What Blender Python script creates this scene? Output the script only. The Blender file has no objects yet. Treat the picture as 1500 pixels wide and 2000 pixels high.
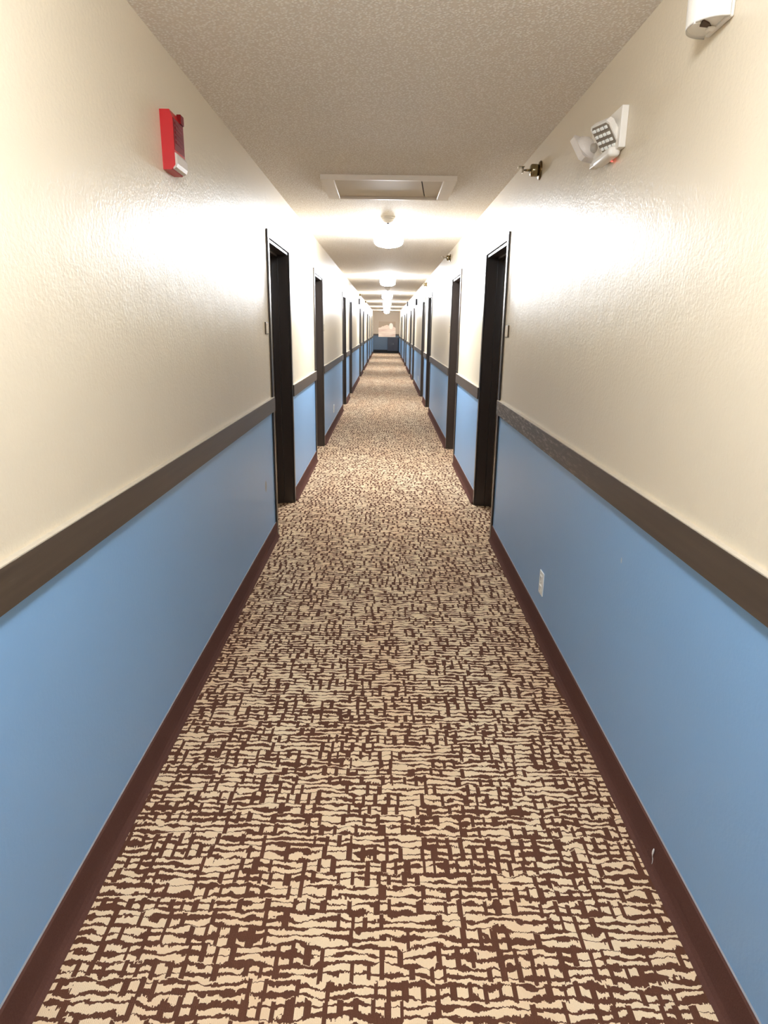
import bpy, bmesh, math, random
from mathutils import Matrix, Vector

random.seed(7)
PI = math.pi
C = bpy.context.scene.collection

# ------------------------------------------------------------------ camera, world, exposure
scene = bpy.context.scene
cam_d = bpy.data.cameras.new('camera')
cam = bpy.data.objects.new('camera', cam_d)
C.objects.link(cam)
cam_d.sensor_fit = 'VERTICAL'
cam_d.sensor_height = 36.0
cam_d.lens = 36.0 * 1266.0 / 2000.0
cam_d.clip_start = 0.02
cam_d.clip_end = 200
cam.matrix_world = (Matrix.Translation((-0.0032, 0.0, 1.5009)) @ Matrix.Rotation(-0.0004, 4, 'Z')
                    @ Matrix.Rotation(PI / 2 - 0.2772, 4, 'X') @ Matrix.Rotation(0.0134, 4, 'Z'))
scene.camera = cam

world = bpy.data.worlds.new('world')
scene.world = world
world.use_nodes = True
world.node_tree.nodes['Background'].inputs['Color'].default_value = (0.9, 0.85, 0.78, 1)
world.node_tree.nodes['Background'].inputs['Strength'].default_value = 0.0

vs = scene.view_settings
vs.view_transform = 'Standard'
vs.look = 'None'
vs.exposure = 0.0
vs.gamma = 1.0
vs.use_curve_mapping = False
scene.cycles.max_bounces = 12
scene.cycles.diffuse_bounces = 9
scene.cycles.sample_clamp_indirect = 8.0

LAMP_COLOR = (0.95, 1.0, 1.07)
LAMP_STRENGTH = 245.0
NEAR_LAMP_STRENGTH = 124.0      # the fixture above the viewer burns dimmer
LAMP_Y = [0.7, 6.9, 13.1, 19.3, 25.5, 31.7, 37.9]

# ------------------------------------------------------------------ dimensions
W = 0.80          # half width of the hallway
H = 2.44
Y0, Y1 = -3.2, 41.0
RAIL_T, RAIL_B = 1.019, 0.925
DOOR_W, DOOR_H = 1.02, 2.115     # outside of the casing
CAS = 0.05
CAS_T = 0.012
REC = 0.13                       # the door leaf sits this far behind the wall face
LEFT_DOORS = [4.58, 7.43, 12.22, 14.50, 19.95, 23.0, 28.1, 31.4, 36.9]
RIGHT_DOORS = [4.56, 7.34, 11.92, 13.95, 18.85, 21.35, 26.0, 28.9, 33.4, 36.2]


# ------------------------------------------------------------------ node helpers
def s2l(c):
    return tuple((v / 255 / 12.92) if v / 255 <= 0.04045 else ((v / 255 + 0.055) / 1.055) ** 2.4 for v in c[:3]) + (1.0,)


class NT:
    def __init__(self, name):
        self.m = bpy.data.materials.new(name)
        self.m.use_nodes = True
        self.t = self.m.node_tree
        self.n = self.t.nodes
        self.p = self.n['Principled BSDF']
        self.tc = None

    def link(self, a, b):
        self.t.links.new(a, b)

    def coord(self):
        if self.tc is None:
            self.tc = self.n.new('ShaderNodeTexCoord')
        return self.tc.outputs['Object']

    def put(self, sock, v):
        if hasattr(v, 'is_linked'):
            self.link(v, sock)
        else:
            sock.default_value = v

    def math(self, op, a, b=0.0, c=None):
        k = self.n.new('ShaderNodeMath')
        k.operation = op
        self.put(k.inputs[0], a)
        self.put(k.inputs[1], b)
        if c is not None:
            self.put(k.inputs[2], c)
        return k.outputs[0]

    def sep(self, v):
        k = self.n.new('ShaderNodeSeparateXYZ')
        self.link(v, k.inputs[0])
        return k.outputs

    def comb(self, x, y, z=0.0):
        k = self.n.new('ShaderNodeCombineXYZ')
        for i, v in enumerate((x, y, z)):
            self.put(k.inputs[i], v)
        return k.outputs[0]

    def noise(self, vec, scale, detail=2.0, rough=0.5):
        k = self.n.new('ShaderNodeTexNoise')
        self.put(k.inputs['Vector'], vec)
        k.inputs['Scale'].default_value = scale
        k.inputs['Detail'].default_value = detail
        k.inputs['Roughness'].default_value = rough
        return k.outputs['Fac']

    def white(self, vec):
        k = self.n.new('ShaderNodeTexWhiteNoise')
        k.noise_dimensions = '3D'
        self.link(vec, k.inputs['Vector'])
        return k.outputs['Value']

    def voronoi(self, vec, scale):
        k = self.n.new('ShaderNodeTexVoronoi')
        self.put(k.inputs['Vector'], vec)
        k.inputs['Scale'].default_value = scale
        return k.outputs['Distance']

    def ramp(self, f, a, b):
        k = self.n.new('ShaderNodeMapRange')
        k.inputs['From Min'].default_value = a
        k.inputs['From Max'].default_value = b
        self.link(f, k.inputs['Value'])
        return k.outputs[0]

    def mix(self, f, a, b):
        k = self.n.new('ShaderNodeMix')
        k.data_type = 'RGBA'
        self.put(k.inputs[0], f)
        self.put(k.inputs[6], a)
        self.put(k.inputs[7], b)
        return k.outputs[2]

    def bump(self, h, strength, dist):
        k = self.n.new('ShaderNodeBump')
        k.inputs['Strength'].default_value = strength
        k.inputs['Distance'].default_value = dist
        self.link(h, k.inputs['Height'])
        self.link(k.outputs[0], self.p.inputs['Normal'])

    def base(self, c):
        self.put(self.p.inputs['Base Color'], c)

    def set(self, rough=0.5, spec=0.5, metal=0.0):
        self.p.inputs['Roughness'].default_value = rough
        self.p.inputs['Specular IOR Level'].default_value = spec
        self.p.inputs['Metallic'].default_value = metal


def simple(name, col, rough=0.5, spec=0.5, metal=0.0, var=0.06, scale=25.0, bump=0.0):
    k = NT(name)
    c = s2l(col)
    d = tuple(v * (1 - var * 2) for v in c[:3]) + (1.0,)
    nz = k.noise(k.coord(), scale, 3.0)
    k.base(k.mix(nz, d, c))
    k.set(rough, spec, metal)
    if bump:
        k.bump(nz, bump, 0.002)
    return k.m


def paint(name, col, rough, spec, marks=(), peel=0.34):
    """satin wall paint over an orange peel texture, with a few scuffs at given places"""
    k = NT(name)
    co = k.coord()
    c = s2l(col)
    big = k.noise(co, 1.3, 2.0)
    colr = k.mix(big, tuple(v * 0.95 for v in c[:3]) + (1,), tuple(min(1, v * 1.03) for v in c[:3]) + (1,))
    if marks:
        x, y, z = k.sep(co)
        wob = k.noise(co, 90.0, 2.0)
        for (my, mz, ry, rz, mc) in marks:
            dy = k.math('DIVIDE', k.math('SUBTRACT', y, my), ry)
            dz = k.math('DIVIDE', k.math('SUBTRACT', z, mz), rz)
            d = k.math('SQRT', k.math('ADD', k.math('MULTIPLY', dy, dy), k.math('MULTIPLY', dz, dz)))
            d = k.math('ADD', d, k.math('MULTIPLY', wob, 0.6))
            colr = k.mix(k.ramp(d, 1.3, 0.9), colr, s2l(mc))
    k.base(colr)
    k.set(rough, spec)
    h = k.math('ADD', k.noise(co, 75.0, 3.0, 0.6), k.math('MULTIPLY', k.noise(co, 9.0, 2.0), 1.2))
    k.bump(h, peel, 0.004)
    return k.m


# ------------------------------------------------------------------ materials
M = {}
M['cream'] = paint('cream_wall_paint', (221, 209, 186), 0.36, 0.5)
M['blue_right'] = paint('blue_wall_paint_right', (130, 174, 218), 0.38, 0.85, marks=[
    (2.06, 0.756, 0.006, 0.012, (190, 200, 210)), (4.50, 0.36, 0.010, 0.05, (175, 170, 165)),
    (4.50, 0.55, 0.008, 0.03, (170, 170, 170))], peel=0.12)
M['blue_left'] = paint('blue_wall_paint_left', (130, 174, 218), 0.38, 0.85, marks=[
    (4.25, 0.46, 0.035, 0.045, (120, 130, 142))], peel=0.12)


def mat_ceiling():
    k = NT('popcorn_ceiling')
    co = k.coord()
    v = k.voronoi(co, 95.0)
    n = k.noise(co, 160.0, 3.0, 0.6)
    h = k.math('ADD', k.math('MULTIPLY', k.ramp(v, 0.65, 0.0), 0.8), k.math('MULTIPLY', n, 0.9))
    k.base(k.mix(k.ramp(h, 0.55, 1.15), s2l((226, 218, 206)), s2l((255, 253, 248))))  # grain shading put into the colour: peaks paler, hollows darker
    k.set(0.8, 0.25)
    k.bump(h, 0.55, 0.006)
    return k.m


def mat_carpet():
    k = NT('patterned_carpet')
    co = k.coord()
    x, y, z = k.sep(co)
    col_id = k.math('FLOOR', k.math('DIVIDE', x, 0.0030))
    row_jit = k.white(k.comb(col_id, k.math('FLOOR', k.math('DIVIDE', y, 0.02)), 3.0))
    yj = k.math('ADD', y, k.math('MULTIPLY', row_jit, 0.0035))
    warp = k.noise(k.comb(k.math('MULTIPLY', x, 9.0), k.math('MULTIPLY', y, 16.0), 0.0), 1.0, 3.0)
    yw = k.math('ADD', yj, k.math('MULTIPLY', k.math('SUBTRACT', warp, 0.5), 0.045))
    # brush strokes across the hall
    warp2 = k.noise(k.comb(k.math('MULTIPLY', x, 26.0), k.math('MULTIPLY', y, 30.0), 7.0), 1.0, 2.0)
    yw = k.math('ADD', yw, k.math('MULTIPLY', k.math('SUBTRACT', warp2, 0.5), 0.030))
    t = k.math('DIVIDE', yw, 0.0252)
    row = k.math('FLOOR', t)
    fr = k.math('ABSOLUTE', k.math('SUBTRACT', k.math('FRACT', t), 0.5))
    thick = k.noise(k.comb(k.math('MULTIPLY', x, 21.0), k.math('MULTIPLY', row, 7.31), 1.7), 1.0, 1.5)
    th = k.ramp(thick, 0.33, 0.68)
    hor = k.math('LESS_THAN', fr, k.math('ADD', k.math('MULTIPLY', th, 0.33), 0.05))
    # upright bars joining the strokes
    rg = k.math('FLOOR', k.math('ADD', k.math('DIVIDE', yw, 0.046), 0.3))
    off = k.white(k.comb(rg, 5.0, 2.0))
    u = k.math('ADD', k.math('DIVIDE', x, 0.037), k.math('MULTIPLY', off, 9.0))
    u = k.math('ADD', u, k.math('MULTIPLY', k.noise(k.comb(k.math('MULTIPLY', x, 11.0), rg, 4.0), 1.0, 1.0), 1.3))
    cell = k.math('FLOOR', u)
    keep = k.math('GREATER_THAN', k.white(k.comb(cell, rg, 9.0)), 0.36)
    wid = k.math('ADD', 0.12, k.math('MULTIPLY', k.white(k.comb(cell, rg, 4.0)), 0.11))
    ver = k.math('LESS_THAN', k.math('ABSOLUTE', k.math('SUBTRACT', k.math('FRACT', u), 0.5)), wid)
    ver = k.math('MULTIPLY', ver, keep)
    dark = k.math('MAXIMUM', hor, ver)
    fine = k.noise(co, 420.0, 2.0)
    soil = k.noise(k.comb(k.math('MULTIPLY', x, 3.0), k.math('MULTIPLY', y, 0.6), 0.0), 1.0, 2.0)
    cream = k.mix(fine, s2l((230, 200, 160)), s2l((255, 236, 204)))
    brown = k.mix(fine, s2l((78, 48, 36)), s2l((112, 74, 56)))
    cream = k.mix(k.ramp(soil, 0.35, 0.75), cream, s2l((236, 202, 164)))
    k.base(k.mix(dark, cream, brown))
    k.set(0.95, 0.1)
    tuft = k.math('SINE', k.math('MULTIPLY', x, 2 * PI / 0.0045))
    k.bump(k.math('ADD', k.math('MULTIPLY', dark, -0.6), k.math('ADD', fine, k.math('MULTIPLY', tuft, 0.15))), 0.5, 0.003)
    return k.m


def mat_rail(name, scuff=None):
    k = NT(name)
    co = k.coord()
    x, y, z = k.sep(co)
    g = k.noise(k.comb(k.math('MULTIPLY', x, 30.0), k.math('MULTIPLY', y, 2.0), k.math('MULTIPLY', z, 60.0)), 1.0, 4.0)
    c = k.mix(g, s2l((58, 46, 36)), s2l((84, 70, 56)))
    rubs = k.noise(k.comb(x, k.math('MULTIPLY', y, 5.0), k.math('MULTIPLY', z, 28.0)), 3.0, 5.0, 0.7)
    if scuff:
        inside = k.math('MULTIPLY', k.ramp(y, scuff[0] - 0.3, scuff[0] + 0.9), k.math('LESS_THAN', y, scuff[1]))
        c = k.mix(k.math('MULTIPLY', k.ramp(rubs, 0.50, 0.72), inside), c, s2l((168, 156, 142)))
    c = k.mix(k.math('MULTIPLY', k.ramp(rubs, 0.66, 0.8), 0.35), c, s2l((140, 128, 114)))
    k.base(c)
    k.set(0.42, 0.5)
    k.bump(g, 0.15, 0.002)
    return k.m


M['ceiling'] = mat_ceiling()
M['carpet'] = mat_carpet()
M['rail'] = mat_rail('dark_brown_rail')
M['rail_scuffed'] = mat_rail('dark_brown_rail_scuffed', (2.55, 4.6))
M['cap'] = simple('pale_rail_cap', (206, 196, 178), 0.55, 0.4, var=0.10, scale=40)
M['base'] = simple('brown_carpet_base', (100, 68, 60), 0.95, 0.08, var=0.16, scale=220, bump=0.4)
M['caulk'] = simple('grey_caulk', (158, 156, 158), 0.7, 0.3, var=0.1, scale=30)
M['frame'] = simple('dark_door_frame', (52, 43, 37), 0.30, 0.6, var=0.06, scale=8)
M['leaf'] = simple('dark_door_leaf', (112, 97, 82), 0.30, 0.5, var=0.16, scale=6)
M['steel'] = simple('satin_steel', (190, 186, 178), 0.3, 0.5, 1.0, var=0.03)
M['chrome'] = simple('dull_chrome', (150, 136, 104), 0.18, 0.5, 1.0, var=0.05)
M['brass'] = simple('aged_brass_escutcheon', (120, 100, 70), 0.25, 0.5, 1.0, var=0.05)
M['white'] = simple('white_plastic', (240, 236, 228), 0.42, 0.5, var=0.02)
M['trim_white'] = simple('white_trim_paint', (238, 230, 218), 0.5, 0.4, var=0.03)
M['hatch'] = simple('hatch_board', (206, 194, 174), 0.65, 0.3, var=0.05, scale=6)
M['black'] = simple('black_gap', (22, 20, 18), 0.7, 0.3, var=0.02)
M['slot_brown'] = simple('brown_inner_plastic', (74, 48, 26), 0.6, 0.4, var=0.05)  # dark brown fill of the dispenser's vent slot
M['red'] = simple('red_alarm_plastic', (196, 30, 36), 0.35, 0.5, var=0.03)
M['shaded_red'] = simple('shaded_red_plastic', (120, 10, 14), 0.55, 0.15, var=0.03)  # alarm red darkened: shade on the side-lit front put into the colour
M['sign'] = simple('tan_sign_plate', (206, 190, 162), 0.4, 0.5, var=0.04)
M['sign_edge'] = simple('brown_sign_edge', (92, 80, 62), 0.5, 0.4, var=0.04)
M['grey_light'] = simple('reflector_grey', (196, 190, 180), 0.3, 0.6, var=0.15, scale=60)
M['reflector'] = simple('reflector_taupe', (150, 138, 122), 0.4, 0.5, var=0.2, scale=60)
M['slot'] = simple('outlet_slot', (70, 68, 66), 0.6, 0.3, var=0.02)
M['outlet'] = simple('white_outlet', (244, 246, 242), 0.35, 0.5, var=0.02)
M['navy'] = simple('dark_navy_panel', (46, 48, 58), 0.5, 0.4, var=0.06, scale=4)
M['lint'] = simple('white_lint', (236, 234, 232), 0.9, 0.1, var=0.04)
M['end_base'] = simple('black_base', (24, 20, 20), 0.6, 0.3, var=0.05)


def mat_clear(name, tint):
    k = NT(name)
    k.base(s2l(tint))
    k.set(0.08, 0.5)
    k.p.inputs['Transmission Weight'].default_value = 0.55
    k.p.inputs['IOR'].default_value = 1.45
    nz = k.noise(k.coord(), 120.0, 2.0)
    k.bump(nz, 0.5, 0.002)
    return k.m


M['end_cream'] = paint('cream_paint_dimmed', (186, 170, 150), 0.5, 0.4)  # wall cream darkened in the colour for the poorly lit end wall
M['end_blue'] = paint('blue_paint_dimmed', (84, 100, 116), 0.5, 0.4)  # wainscot blue with the dim end's shade put into the colour
M['clear'] = mat_clear('clear_lens', (236, 232, 226))


M['frosted'] = mat_clear('frosted_strobe_lens', (238, 230, 222))
M['frosted'].node_tree.nodes['Principled BSDF'].inputs['Roughness'].default_value = 0.4
M['frosted'].node_tree.nodes['Principled BSDF'].inputs['Transmission Weight'].default_value = 0.25


def mat_emit(name, col, strength):
    k = NT(name)
    k.base((*col, 1.0))
    k.p.inputs['Emission Color'].default_value = (*col, 1.0)
    k.p.inputs['Emission Strength'].default_value = strength
    k.set(0.3, 0.5)
    return k.m


M['dome'] = mat_emit('lit_glass_dome', LAMP_COLOR, LAMP_STRENGTH)
M['dome_dim'] = mat_emit('dim_glass_dome', LAMP_COLOR, NEAR_LAMP_STRENGTH)
M['led'] = mat_emit('red_indicator', (1.0, 0.05, 0.04), 5.0)


def mat_picture():
    k = NT('picture_print')
    x, y, z = k.sep(k.coord())
    wob = k.noise(k.comb(k.math('MULTIPLY', x, 4.0), 0.0, 0.0), 1.0, 2.0)
    top = k.math('ADD', 0.22, k.math('MULTIPLY', k.math('SUBTRACT', 0.1, k.math('ABSOLUTE', x)), 0.35))
    top = k.math('ADD', top, k.math('MULTIPLY', k.math('SUBTRACT', wob, 0.5), 0.25))
    land = k.math('LESS_THAN', z, top)
    bands = k.noise(k.comb(k.math('MULTIPLY', x, 1.5), 0.0, k.math('MULTIPLY', z, 14.0)), 1.0, 2.0)
    peach = k.mix(k.ramp(bands, 0.40, 0.72), s2l((255, 236, 216)), s2l((232, 198, 178)))
    c = k.mix(land, s2l((178, 158, 136)), peach)
    dx = k.math('DIVIDE', k.math('SUBTRACT', x, 0.24), 0.12)
    dz = k.math('DIVIDE', k.math('SUBTRACT', z, 0.18), 0.18)
    d = k.math('ADD', k.math('MULTIPLY', dx, dx), k.math('MULTIPLY', dz, dz))
    c = k.mix(k.math('LESS_THAN', d, 1.0), c, s2l((252, 250, 236)))
    k.base(c)
    k.set(0.6, 0.3)
    return k.m


M['picture'] = mat_picture()


# ------------------------------------------------------------------ mesh helpers
class MB:
    def __init__(self):
        self.bm = bmesh.new()

    def box(self, a, b, mi=0, bevel=0.0, mat=None):
        x0, y0, z0 = (min(a[i], b[i]) for i in range(3))
        x1, y1, z1 = (max(a[i], b[i]) for i in range(3))
        vs_ = [self.bm.verts.new(p) for p in ((x0, y0, z0), (x1, y0, z0), (x1, y1, z0), (x0, y1, z0),
                                              (x0, y0, z1), (x1, y0, z1), (x1, y1, z1), (x0, y1, z1))]
        fs = [self.bm.faces.new([vs_[i] for i in q]) for q in
              ((0, 3, 2, 1), (4, 5, 6, 7), (0, 1, 5, 4), (1, 2, 6, 5), (2, 3, 7, 6), (3, 0, 4, 7))]
        for f in fs:
            f.material_index = mi
        if bevel:
            es = list({e for f in fs for e in f.edges})
            r = bmesh.ops.bevel(self.bm, geom=es, offset=bevel, segments=3, affect='EDGES', profile=0.5)
            for f in r['faces']:
                f.material_index = mi
                f.smooth = True
            vs_ = list({v for f in r['faces'] for v in f.verts} | {v for v in vs_ if v.is_valid})
        if mat is not None:
            bmesh.ops.transform(self.bm, matrix=mat, verts=[v for v in vs_ if v.is_valid])
        return self

    def lathe(self, prof, n=32, mi=0, mat=None, sx=1.0, sy=1.0):
        """prof: list of (r, z) turned about z"""
        rings = []
        allv = []
        for r, z in prof:
            if r < 1e-6:
                v = self.bm.verts.new((0, 0, z))
                rings.append([v])
                allv.append(v)
            else:
                ring = [self.bm.verts.new((sx * r * math.cos(2 * PI * i / n), sy * r * math.sin(2 * PI * i / n), z))
                        for i in range(n)]
                rings.append(ring)
                allv += ring
        for a, b in zip(rings, rings[1:]):
            for i in range(n):
                j = (i + 1) % n
                if len(a) == 1 and len(b) == 1:
                    continue
                if len(a) == 1:
                    f = self.bm.faces.new((a[0], b[j], b[i]))
                elif len(b) == 1:
                    f = self.bm.faces.new((a[i], a[j], b[0]))
                else:
                    f = self.bm.faces.new((a[i], a[j], b[j], b[i]))
                f.smooth = True
                f.material_index = mi
        if mat is not None:
            bmesh.ops.transform(self.bm, matrix=mat, verts=allv)
        return self

    def prism(self, poly, p0, p1, axis='y', mi=0, mat=None, smooth=False, mi_fn=None):
        """poly: 2D outline swept along an axis from p0 to p1 (axis y: poly=(x,z); axis z: poly=(x,y))"""
        def mk(q, t):
            return (q[0], t, q[1]) if axis == 'y' else ((q[0], q[1], t) if axis == 'z' else (t, q[0], q[1]))
        a = [self.bm.verts.new(mk(q, p0)) for q in poly]
        b = [self.bm.verts.new(mk(q, p1)) for q in poly]
        n = len(poly)
        for i in range(n):
            j = (i + 1) % n
            f = self.bm.faces.new((a[i], a[j], b[j], b[i]))
            f.smooth = smooth
            f.material_index = mi_fn(i) if mi_fn else mi
        for r in (a, list(reversed(b))):
            f = self.bm.faces.new(r)
            f.material_index = mi
        if mat is not None:
            bmesh.ops.transform(self.bm, matrix=mat, verts=a + b)
        return self

    def tube(self, pts, r, n=10, mi=0):
        rings = []
        for i, p in enumerate(pts):
            p = Vector(p)
            d = (Vector(pts[min(i + 1, len(pts) - 1)]) - Vector(pts[max(i - 1, 0)])).normalized()
            u = d.orthogonal().normalized()
            if rings:
                u = (prev - d * prev.dot(d)).normalized()
            prev = u
            w_ = d.cross(u)
            rings.append([self.bm.verts.new(p + r * (u * math.cos(2 * PI * k / n) + w_ * math.sin(2 * PI * k / n)))
                          for k in range(n)])
        for a, b in zip(rings, rings[1:]):
            for k in range(n):
                f = self.bm.faces.new((a[k], a[(k + 1) % n], b[(k + 1) % n], b[k]))
                f.smooth = True
                f.material_index = mi
        for q in (rings[0], list(reversed(rings[-1]))):
            self.bm.faces.new(q).material_index = mi
        return self

    def build(self, name, mats, parent=None):
        bmesh.ops.recalc_face_normals(self.bm, faces=self.bm.faces[:])
        me = bpy.data.meshes.new(name)
        self.bm.to_mesh(me)
        self.bm.free()
        for m in (mats if isinstance(mats, (list, tuple)) else [mats]):
            me.materials.append(m)
        o = bpy.data.objects.new(name, me)
        C.objects.link(o)
        if parent:
            o.parent = parent
        return o


def struct(o):
    o['kind'] = 'structure'
    return o


def thing(name, label, cat, loc=(0, 0, 0), rotz=0.0, group=None):
    o = bpy.data.objects.new(name, None)
    C.objects.link(o)
    o.location = loc
    o.rotation_euler = (0, 0, rotz)
    o.empty_display_size = 0.1
    o['label'] = label
    o['category'] = cat
    if group:
        o['group'] = group
    return o


def dup(root, loc, rotz, label, group=None):
    r = root.copy()
    C.objects.link(r)
    r.location = loc
    r.rotation_euler = (0, 0, rotz)
    r['label'] = label
    if group:
        r['group'] = group
    for ch in list(root.children):
        c = ch.copy()
        C.objects.link(c)
        c.parent = r
        for g in list(ch.children):
            d = g.copy()
            C.objects.link(d)
            d.parent = c
    return r


# ------------------------------------------------------------------ shell
struct(MB().box((-1.15, Y0 - 0.1, -0.06), (1.15, Y1 + 0.1, 0.0)).build('floor', M['carpet']))
struct(MB().box((-1.15, Y0 - 0.1, H), (1.15, Y1 + 0.1, H + 0.08)).build('ceiling', M['ceiling']))

SPLIT = (RAIL_T + RAIL_B) / 2
WT = 0.24


def side_wall(name, s, doors, blue):
    mb = MB()
    y = Y0
    xa, xb = s * W, s * (W + WT)
    for d in doors + [None]:
        ye = (d + CAS - 0.006) if d is not None else Y1
        mb.box((xa, y, 0), (xb, ye, SPLIT), 1)
        mb.box((xa, y, SPLIT), (xb, ye, H), 0)
        if d is not None:
            yn = d + DOOR_W - CAS + 0.006
            mb.box((xa, ye, DOOR_H - CAS + 0.006), (xb, yn, H), 0)
            y = yn
    return struct(mb.build(name, [M['cream'], blue]))


side_wall('wall_left', -1, LEFT_DOORS, M['blue_left'])
side_wall('wall_right', 1, RIGHT_DOORS, M['blue_right'])
for nm, ya, yb, mats in (('wall_end', Y1, Y1 + 0.12, [M['end_cream'], M['end_blue']]),
                         ('wall_back', Y0 - 0.12, Y0, [M['cream'], M['blue_right']])):
    mb = MB()
    mb.box((-W, ya, 0), (W, yb, 1.05), 1)
    mb.box((-W, ya, 1.05), (W, yb, H), 0)
    struct(mb.build(nm, mats))

# carpet base along both walls: a low cove that runs out onto the floor
BASE_H = 0.113


def cove(s):
    pts = [(0.0, BASE_H), (0.005, BASE_H), (0.009, BASE_H - 0.006), (0.011, 0.045), (0.014, 0.024),
           (0.020, 0.010), (0.030, 0.001), (0.0, 0.001)]
    return [(s * (W - a), b) for a, b in pts]


def spans(doors):
    out, y = [], Y0
    for d in doors:
        out.append((y, d))
        y = d + DOOR_W
    out.append((y, Y1))
    return out


for nm, s, doors in (('baseboard_left', -1, LEFT_DOORS), ('baseboard_right', 1, RIGHT_DOORS)):
    mb = MB()
    for a, b in spans(doors):
        mb.prism(cove(s), a, b, mi=0, mi_fn=lambda i: 1 if i == 0 else 0)
    struct(mb.build(nm, [M['base'], M['caulk']]))
struct(MB().box((-W + 0.03, Y1 - 0.014, 0.0), (W - 0.03, Y1, 0.19)).build('baseboard_end', M['end_base']))

# chair rails: one length of board per stretch of wall, with a pale painted top
tn = 1
for s, doors in ((-1, LEFT_DOORS), (1, RIGHT_DOORS)):
    for i, (a, b) in enumerate(spans(doors)):
        last = (i == len(doors))
        e = 0.0 if last else 0.028
        a2 = 0.0 if i == 0 else 0.028
        x0, x1, xm = s * W, s * (W - 0.021), s * (W - CAS_T - 0.0015)
        mb = MB()
        mb.box((x0, a, RAIL_B), (x1, b, RAIL_T))
        if e:
            mb.box((xm, b, RAIL_B), (x1, b + e, RAIL_T))
        if a2 and not last:
            mb.box((xm, a - 0.006, RAIL_B), (x1, a, RAIL_T))
        r = struct(mb.build('trim_%d' % tn, M['rail_scuffed'] if (s == 1 and i == 0) else M['rail']))
        mc = MB()
        mc.box((x0, a, RAIL_T), (s * (W - 0.019), b, RAIL_T + 0.003))
        if e:
            mc.box((xm, b, RAIL_T), (s * (W - 0.019), b + e, RAIL_T + 0.003))
        mc.build('rail_cap', M['cap'], r)
        tn += 1
struct(MB().box((-W + 0.022, Y1 - 0.021, 1.03), (W - 0.022, Y1, 1.13)).build('trim_%d' % tn, M['rail']))


# ------------------------------------------------------------------ doors
def make_door(n, s, y, latch_near):
    """frame, leaf and lever of one recessed guest room door; s = side, y = near edge of the casing"""
    root = bpy.data.objects.new('door_%d' % n, None)
    C.objects.link(root)
    root.location = (s * W, y, 0)
    root.empty_display_size = 0.1
    root['kind'] = 'structure'
    i = -s                                      # direction into the hall
    D, CW = DOOR_W, CAS
    mb = MB()
    for (ya, yb) in ((0, CW), (D - CW, D)):
        mb.box((0, ya, 0.0), (i * CAS_T, yb, DOOR_H), bevel=0.002)
    mb.box((0, CW, DOOR_H - CW), (i * CAS_T, D - CW, DOOR_H), bevel=0.002)
    # jambs, head and stops
    for (ya, yb) in ((CW - 0.004, CW + 0.016), (D - CW - 0.016, D - CW + 0.004)):
        mb.box((s * 0.0, ya, 0.0), (s * 0.20, yb, DOOR_H - CW))
    mb.box((0, CW, DOOR_H - CW - 0.020), (s * 0.20, D - CW, DOOR_H - CW + 0.004))
    for (ya, yb) in ((CW + 0.016, CW + 0.030), (D - CW - 0.030, D - CW - 0.016)):
        mb.box((s * (REC - 0.05), ya, 0.0), (s * REC, yb, DOOR_H - CW - 0.02))
    mb.box((s * (REC - 0.05), CW + 0.016, DOOR_H - CW - 0.034), (s * REC, D - CW - 0.016, DOOR_H - CW - 0.02))
    mb.build('door_frame', M['frame'], root)
    leaf = MB().box((s * (REC + 0.001), CW + 0.019, 0.008), (s * (REC + 0.044), D - CW - 0.019, DOOR_H - CW - 0.023),
                    bevel=0.002).build('door_leaf', M['leaf'], root)
    yl = (CW + 0.09) if latch_near else (D - CW - 0.09)
    dirn = 1 if latch_near else -1
    mh = MB()
    mh.box((s * REC, yl - 0.03, 0.93), (s * (REC - 0.008), yl + 0.03, 1.16), bevel=0.003)
    mh.tube([(s * (REC - 0.006), yl, 1.0), (s * (REC - 0.045), yl, 1.0), (s * (REC - 0.052), yl + dirn * 0.012, 1.0),
             (s * (REC - 0.052), yl + dirn * 0.11, 1.0)], 0.009)
    mh.box((s * (REC - 0.008), yl - 0.018, 1.09), (s * (REC - 0.014), yl + 0.018, 1.14), 0)
    mh.build('door_handle', M['steel'], leaf)
    MB().lathe([(0.0, 0.0), (0.009, 0.0), (0.011, 0.002), (0.007, 0.004), (0.0, 0.003)], 16,
               mat=Matrix.Translation((s * REC, D / 2, 1.52)) @ Matrix.Rotation(i * PI / 2, 4, 'Y')
               ).build('peephole', M['brass'], leaf)
    return root


dn = 1
for s, doors in ((-1, LEFT_DOORS), (1, RIGHT_DOORS)):
    for k, y in enumerate(doors):
        make_door(dn, s, y, k % 2 == 0)
        dn += 1

# ------------------------------------------------------------------ ceiling lights
LIGHT_LABELS = [
    'round glass dome ceiling light overhead, the closest one to the viewer',
    'bright round dome ceiling light just beyond the attic hatch',
    'lit round dome ceiling light, second one beyond the attic hatch',
    'lit round dome ceiling light, third one beyond the attic hatch',
    'lit round dome ceiling light, fourth one beyond the attic hatch',
    'lit round dome ceiling light, second from the far end wall',
    'lit round dome ceiling light closest to the far end wall',
]


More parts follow.
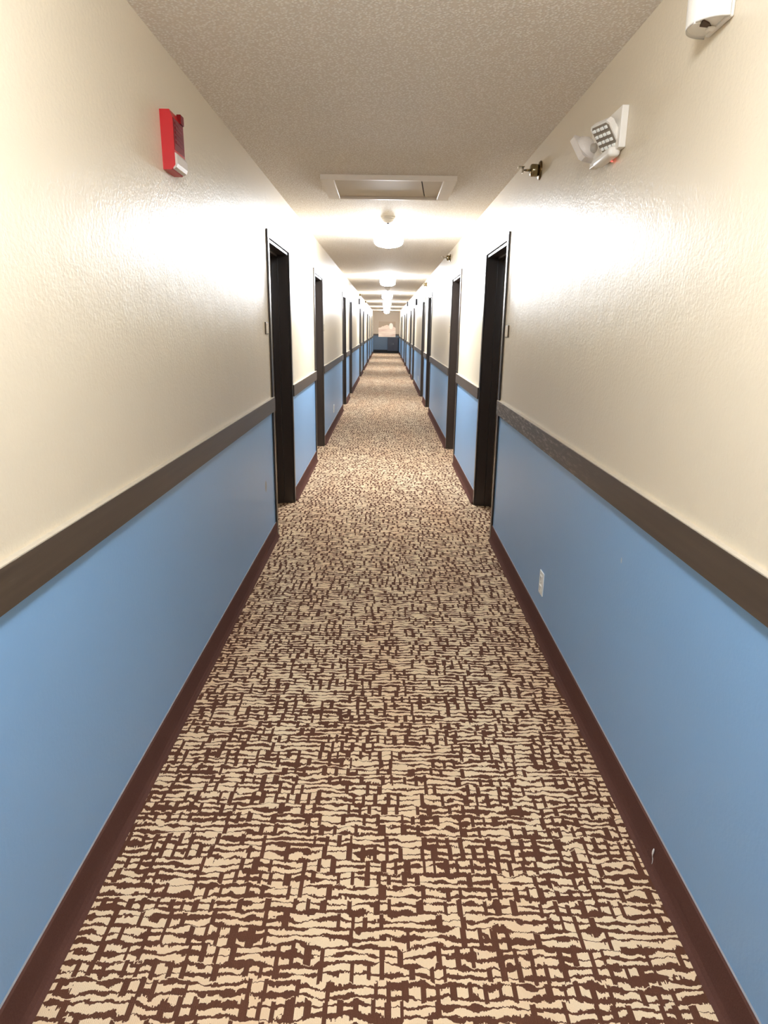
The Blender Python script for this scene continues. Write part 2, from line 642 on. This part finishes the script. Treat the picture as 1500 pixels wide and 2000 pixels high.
def make_light(label, y, dome):
    r = thing('ceiling_light', label, 'ceiling light', (0.01, y, H), 0, 'dome lights along the hallway ceiling')
    MB().lathe([(0.0, 0.0), (0.138, 0.0), (0.142, -0.004), (0.142, -0.020), (0.134, -0.026), (0.0, -0.026)], 48
               ).build('mounting_pan', M['white'], r)
    prof = [(0.132, -0.026), (0.142, -0.036), (0.146, -0.060), (0.146, -0.110), (0.140, -0.132)]
    for i in range(1, 9):
        a = i / 8 * PI / 2
        prof.append((0.140 * math.cos(a), -0.132 - 0.046 * math.sin(a)))
    prof[-1] = (0.0, -0.178)
    MB().lathe(prof, 40).build('glass_dome', dome, r)
    MB().lathe([(0.0, -0.1775), (0.010, -0.1775), (0.012, -0.182), (0.007, -0.190), (0.0, -0.194)], 16
               ).build('finial', M['steel'], r)
    return r


make_light(LIGHT_LABELS[0], LAMP_Y[0], M['dome_dim'])
l1 = make_light(LIGHT_LABELS[1], LAMP_Y[1], M['dome'])
for y, lb in list(zip(LAMP_Y, LIGHT_LABELS))[2:]:
    dup(l1, (0.015, y, H), 0, lb)

# ------------------------------------------------------------------ attic hatch
hx0, hx1, hy0, hy1 = -0.44, 0.44, 4.575, 5.255
hatch = thing('attic_hatch', 'white framed attic access hatch in the popcorn ceiling', 'ceiling hatch', (0, hy0, H))
ww, wy, tt, dy = 0.085, 0.028, 0.030, hy1 - hy0
mb = MB()
mb.box((hx0, 0, -tt), (hx1, wy, 0), bevel=0.002)
mb.box((hx0, dy - wy, -tt), (hx1, dy, 0), bevel=0.002)
mb.box((hx0, wy, -tt), (hx0 + ww, dy - wy, 0), bevel=0.002)
mb.box((hx1 - ww, wy, -tt), (hx1, dy - wy, 0), bevel=0.002)
mb.build('hatch_frame', M['trim_white'], hatch)
MB().prism([(hx0 + ww, wy), (0.205, wy), (0.262, dy - wy), (hx0 + ww, dy - wy)], -0.012, -0.001, axis='z'
           ).build('hatch_board', M['hatch'], hatch)
MB().prism([(0.213, wy), (hx1 - ww, wy), (hx1 - ww, dy - wy), (0.270, dy - wy)], -0.012, -0.001, axis='z'
           ).build('hatch_board', M['hatch'], hatch)
MB().prism([(0.205, wy), (0.213, wy), (0.270, dy - wy), (0.262, dy - wy)], -0.003, -0.001, axis='z'
           ).build('gap', M['black'], hatch)

# ------------------------------------------------------------------ smoke detectors
def make_detector(y, label):
    r = thing('smoke_detector', label, 'smoke detector', (0.0, y, H), 0, 'smoke detectors on the ceiling')
    MB().lathe([(0.0, 0.0), (0.065, 0.0), (0.067, -0.004), (0.062, -0.018), (0.0, -0.018)], 36).build('base_plate', M['white'], r)
    MB().lathe([(0.0, -0.018), (0.056, -0.018), (0.052, -0.030), (0.034, -0.046), (0.018, -0.052), (0.0, -0.053)], 36
               ).build('sensor_cover', M['white'], r)
    MB().lathe([(0.0, -0.0525), (0.012, -0.0525), (0.012, -0.060), (0.0, -0.062)], 16).build('test_button', M['slot'], r)
    return r


det = make_detector(6.2, 'small white smoke detector on the ceiling between attic hatch and first bright light')
dup(det, (0.02, 16.9, H), 0, 'tiny white smoke detector far down the ceiling, past the second bright light')

# ------------------------------------------------------------------ sprinklers
def make_sprinkler(label):
    r = thing('sprinkler_head', label, 'sprinkler', (W, 3.79, 2.31), 0, 'sidewall sprinklers under the ceiling')
    R = Matrix.Rotation(-PI / 2, 4, 'Y')        # lathe axis z -> -x (out of the wall)
    MB().lathe([(0.0, 0.0), (0.046, 0.0), (0.047, 0.003), (0.040, 0.009), (0.024, 0.014), (0.020, 0.012), (0.0, 0.012)], 32,
               mat=R).build('escutcheon', M['brass'], r)
    MB().lathe([(0.0, 0.012), (0.026, 0.012), (0.031, 0.018), (0.031, 0.046), (0.025, 0.053), (0.0, 0.053)], 12,
               mat=R).build('body', M['chrome'], r)
    mb = MB()
    for q in (-1, 1):
        mb.tube([(-0.050, q * 0.012, 0), (-0.062, q * 0.016, 0), (-0.078, q * 0.012, 0), (-0.086, 0, 0)], 0.0032, 8)
    mb.tube([(-0.052, 0, 0), (-0.084, 0, 0)], 0.0030, 8)
    mb.build('frame_arm', M['chrome'], r)
    mb = MB()
    mb.box((-0.094, -0.020, -0.014), (-0.091, 0.020, 0.014), bevel=0.001)
    mb.box((-0.118, -0.022, 0.012), (-0.086, 0.022, 0.015), bevel=0.001)
    mb.build('deflector', M['chrome'], r)
    return r


spr = make_sprinkler('brass sidewall sprinkler on the right wall beyond the emergency light')
dup(spr, (W, 8.78, 2.36), 0, 'small sidewall sprinkler on the right wall above the second right door')
dup(spr, (W, 13.7, 2.34), 0, 'tiny sidewall sprinkler on the right wall above the fourth right door')
dup(spr, (-W, 19.8, 2.40), PI, 'tiny sprinkler high on the left wall, nearer of the two on that side')
dup(spr, (-W, 25.0, 2.40), PI, 'tiny sprinkler high on the left wall, farther of the two on that side')


# ------------------------------------------------------------------ fire alarms
def make_alarm(loc, rotz, label):
    """local: back on x=0, front towards +x, width along y, height along z"""
    r = thing('fire_alarm', label, 'fire alarm', loc, rotz)
    MB().prism([(0.0, 0.0), (0.030, 0.0), (0.044, 0.016), (0.044, 0.165), (0.034, 0.190), (0.0, 0.190)], -0.062, 0.062
               ).build('housing', M['red'], r)
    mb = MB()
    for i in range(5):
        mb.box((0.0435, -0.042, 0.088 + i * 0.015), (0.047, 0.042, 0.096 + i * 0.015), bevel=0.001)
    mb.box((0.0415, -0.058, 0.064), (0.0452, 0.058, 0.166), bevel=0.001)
    mb.build('horn_grille', M['shaded_red'], r)  # front plate and slats take the red with shade in its colour
    lens = MB()
    lens.prism([(0.036, 0.002), (0.047, 0.008), (0.052, 0.020), (0.052, 0.046), (0.048, 0.054), (0.036, 0.058)], -0.061, 0.061)
    ln = lens.build('strobe_lens', M['frosted'], r)
    MB().tube([(0.047, -0.030, 0.034), (0.047, 0.030, 0.034)], 0.005, 10).build('flash_tube', M['grey_light'], ln)
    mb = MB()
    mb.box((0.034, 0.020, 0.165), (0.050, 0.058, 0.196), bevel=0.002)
    mb.build('top_tab', M['shaded_red'], r)
    return r


alarm = make_alarm((-W, 2.60, 2.03), 0, 'red fire alarm with clear strobe on the near left wall')

# ------------------------------------------------------------------ dark boxes far down the hall, under the ceiling
ex = thing('wall_box', 'tiny dark box far down the right wall touching the ceiling', 'box', (W, 25.4, 2.28), 0, 'dark boxes high on the far walls')
MB().box((-0.045, -0.15, 0.0), (0.0, 0.15, 0.15), bevel=0.004).build('housing', M['navy'], ex)
MB().box((-0.03, -0.10, 0.15), (-0.005, 0.10, 0.16)).build('mounting_bar', M['steel'], ex)
dup(ex, (W, 17.93, 2.08), 0, 'tiny dark box on the right wall above a doorway, the nearer one there')
dup(ex, (-W, 19.45, 2.13), PI, 'tiny dark box high on the left wall above a doorway')

# ------------------------------------------------------------------ emergency light
em = thing('emergency_light', 'white twin head emergency light on the near right wall', 'emergency light', (W, 2.455, 2.10))
mb = MB()
mb.box((-0.024, 0.0, 0.0), (0.0, 0.33, 0.128), bevel=0.003)
mb.build('housing', M['white'], em)


def lamp_head(loc, yaw, pitch, toward, clear=False):
    n = Vector((-math.cos(yaw) * math.cos(pitch), toward * math.sin(yaw) * math.cos(pitch), -math.sin(pitch)))
    up = Vector((0, 0, 1)) - n * n.z
    up.normalize()
    xa = (-n).cross(up)
    T = Matrix.Translation(loc) @ Matrix(((xa.x, -n.x, up.x), (xa.y, -n.y, up.y), (xa.z, -n.z, up.z))).to_4x4()
    sq = lambda h, c: [(-h, -h + c), (-h + c, -h), (h - c, -h), (h, -h + c), (h, h - c), (h - c, h), (-h + c, h), (-h, h - c)]
    mb = MB()
    mb.prism(sq(0.051, 0.010), 0.0, 0.022, mat=T)
    mb.lathe([(0.047, 0.0), (0.044, 0.012), (0.030, 0.024), (0.0, 0.028)], 24,
             mat=T @ Matrix.Translation((0, 0.020, 0)) @ Matrix.Rotation(-PI / 2, 4, 'X'))
    h = mb.build('lamp_head', M['frosted'] if clear else M['white'], em)
    mr = MB()
    mr.prism(sq(0.045, 0.009), -0.002, 0.001, mat=T)
    mr.build('reflector', M['reflector'], h)
    ml = MB()
    for a in range(4):
        for b in range(4):
            w_ = 0.0075 if (a + b) % 2 else 0.0062
            ml.box((-0.0315 + a * 0.021 - w_, -0.007, -0.032 + b * 0.0215 - 0.0055),
                   (-0.0315 + a * 0.021 + w_, -0.001, -0.032 + b * 0.0215 + 0.0055), bevel=0.002, mat=T)
    ml.build('lens_prisms', M['outlet'], h)
    return h


HEAD_A = lamp_head((-0.052, 0.070, 0.045), 0.337, 0.659, -1)
HEAD_B = lamp_head((-0.058, 0.318, 0.058), 0.95, 0.60, 1, True)
MB().tube([(-0.015, 0.255, 0.06), (-0.035, 0.275, 0.062)], 0.016, 14).build('swivel_arm', M['grey_light'], em)
MB().box((-0.046, 0.030, -0.020), (-0.004, 0.215, 0.012), bevel=0.012).build('battery_case', M['white'], em)
MB().lathe([(0.0, 0.0), (0.004, 0.0), (0.004, -0.002), (0.0, -0.003)], 12,
           mat=Matrix.Translation((-0.010, 0.10, -0.021))).build('indicator', M['led'], em)

# ------------------------------------------------------------------ air freshener high on the right
af = thing('air_freshener', 'white plastic air freshener dispenser at the top right, cut off by the frame', 'dispenser',
           (W, 1.835, 2.205))
prof = []
for i in range(17):
    a = PI * i / 16
    prof.append((-0.012 - 0.070 * math.sin(a) ** 0.8, -0.064 * math.cos(a)))
cover = MB()
rings = []
for (z, sc) in ((0.012, 0.93), (0.004, 0.98), (0.010, 1.0), (0.06, 1.03), (0.13, 1.02), (0.185, 0.93), (0.205, 0.80), (0.212, 0.5)):
    rings.append([cover.bm.verts.new((-0.012 + (p[0] + 0.012) * sc, p[1] * (1.0 if z < 0.19 else sc + 0.1), z)) for p in prof])
for a, b in zip(rings, rings[1:]):
    for i in range(16):
        f = cover.bm.faces.new((a[i], a[i + 1], b[i + 1], b[i]))
        f.smooth = True
cover.bm.faces.new(rings[-1])
cover.bm.faces.new(list(reversed(rings[0]))).material_index = 0
cover.build('cover', M['white'], af)
MB().box((-0.013, -0.060, 0.006), (0.0, 0.060, 0.210), bevel=0.004).build('back_plate', M['white'], af)
MB().prism([(-0.060, -0.030), (-0.052, 0.004), (-0.020, 0.010), (-0.036, -0.012)], 0.008, 0.0115, axis='z'
           ).build('vent_slot', M['slot_brown'], af)
MB().box((-0.078, -0.026, 0.003), (-0.062, -0.006, 0.009), bevel=0.002).build('latch', M['white'], af)
MB().box((-0.032, 0.000, 0.003), (-0.014, 0.016, 0.009), bevel=0.002).build('latch', M['white'], af)


# ------------------------------------------------------------------ outlets
def make_outlet(loc, rotz, label):
    r = thing('wall_outlet', label, 'outlet', loc, rotz, 'white outlets low on the blue walls')
    MB().box((0.0, -0.037, -0.060), (0.006, 0.037, 0.060), bevel=0.002).build('cover_plate', M['outlet'], r)
    for zc in (-0.0255, 0.0255):
        rc = MB().box((0.005, -0.017, zc - 0.014), (0.0085, 0.017, zc + 0.014), bevel=0.0015).build('receptacle', M['outlet'], r)
        mb = MB()
        for yy in (-0.0075, 0.0055):
            mb.box((0.0082, yy, zc - 0.004), (0.0088, yy + 0.0022, zc + 0.006))
        mb.box((0.0082, -0.002, zc - 0.011), (0.0088, 0.002, zc - 0.007))
        mb.build('slots', M['slot'], rc)
    MB().lathe([(0.0, 0.0), (0.0035, 0.0), (0.003, 0.0012), (0.0, 0.0014)], 12,
               mat=Matrix.Translation((0.006, 0, 0)) @ Matrix.Rotation(PI / 2, 4, 'Y')).build('screw', M['grey_light'], r)
    return r


o0 = make_outlet((W, 3.05, 0.272), PI, 'white outlet low on the near blue right wall')
dup(o0, (-W, 10.08, 0.285), 0, 'white outlet low on the left wall past the second left door')
dup(o0, (W, 16.15, 0.315), PI, 'tiny white outlet far down on the right wall')
dup(o0, (-W, 22.2, 0.34), 0, 'tiny white outlet far down on the left wall')


# ------------------------------------------------------------------ room signs beside the doors
def make_sign(loc, rotz, label):
    r = thing('room_sign', label, 'sign', loc, rotz, 'small plates beside the doors')
    MB().box((0.0, -0.05, -0.039), (0.0065, 0.05, 0.039), bevel=0.001).build('backing', M['sign_edge'], r)
    MB().box((0.006, -0.046, -0.035), (0.0085, 0.046, 0.035), bevel=0.001).build('face_plate', M['sign'], r)
    return r


s0 = make_sign((-W, 4.475, 1.487), 0, 'small tan sign plate on the left wall, just before the nearest left door')
dup(s0, (W, 4.455, 1.487), PI, 'small tan sign plate on the right wall, just before the nearest right door')
dup(s0, (-W, 8.56, 1.487), 0, 'small tan sign plate just past the second left door')
dup(s0, (W, 8.47, 1.487), PI, 'small tan sign plate just past the second right door')

# ------------------------------------------------------------------ far end: picture and low dark cabinet
pic = thing('wall_picture', 'peach and cream picture hanging on the far end wall', 'picture', (0.05, Y1, 1.41))
MB().box((-0.52, -0.032, -0.46), (0.52, -0.004, 0.46), bevel=0.003).build('canvas', M['picture'], pic)
MB().box((-0.524, -0.020, -0.464), (0.524, 0.0, 0.464)).build('back_frame', M['trim_white'], pic)
cb = thing('low_cabinet', 'low dark cabinet at the far end below the picture, right half', 'cabinet', (0.42, Y1 - 0.02, 0.0))
MB().box((-0.33, -0.30, 0.12), (0.33, 0.0, 0.93), bevel=0.006).build('body', M['navy'], cb)
MB().box((-0.31, -0.26, 0.0), (0.31, -0.01, 0.12)).build('plinth', M['black'], cb)
for q in (-1, 1):
    d = MB().box((q * 0.004, -0.316, 0.14), (q * 0.318, -0.301, 0.91), bevel=0.003).build('door', M['navy'], cb)
    MB().tube([(q * 0.03, -0.318, 0.50), (q * 0.03, -0.332, 0.51), (q * 0.03, -0.332, 0.59), (q * 0.03, -0.318, 0.60)], 0.004, 8
              ).build('handle', M['steel'], d)

# ------------------------------------------------------------------ scrap of lint on the right base
lt = MB()
rings = []
for (z, r_) in ((0.0, 0.0014), (0.010, 0.0035), (0.020, 0.0045), (0.029, 0.003), (0.032, 0.001)):
    rings.append([lt.bm.verts.new((r_ * 0.5 * math.cos(2 * PI * k / 8), r_ * math.sin(2 * PI * k / 8) + 0.002 * math.sin(z * 160), z))
                  for k in range(8)])
for a, b in zip(rings, rings[1:]):
    for k in range(8):
        f = lt.bm.faces.new((a[k], a[(k + 1) % 8], b[(k + 1) % 8], b[k]))
        f.smooth = True
lt.bm.faces.new(rings[0])
lt.bm.faces.new(rings[-1])
lt.tube([(0, 0, 0.002), (0.001, -0.002, -0.006), (0.0, -0.004, -0.016), (-0.001, -0.004, -0.024)], 0.0009, 6)
lint = lt.build('lint_scrap', M['lint'])
lint.location = (W - 0.0145, 1.53, 0.040)
lint['label'] = 'white scrap of lint stuck on the brown carpet base at lower right'
lint['category'] = 'lint'
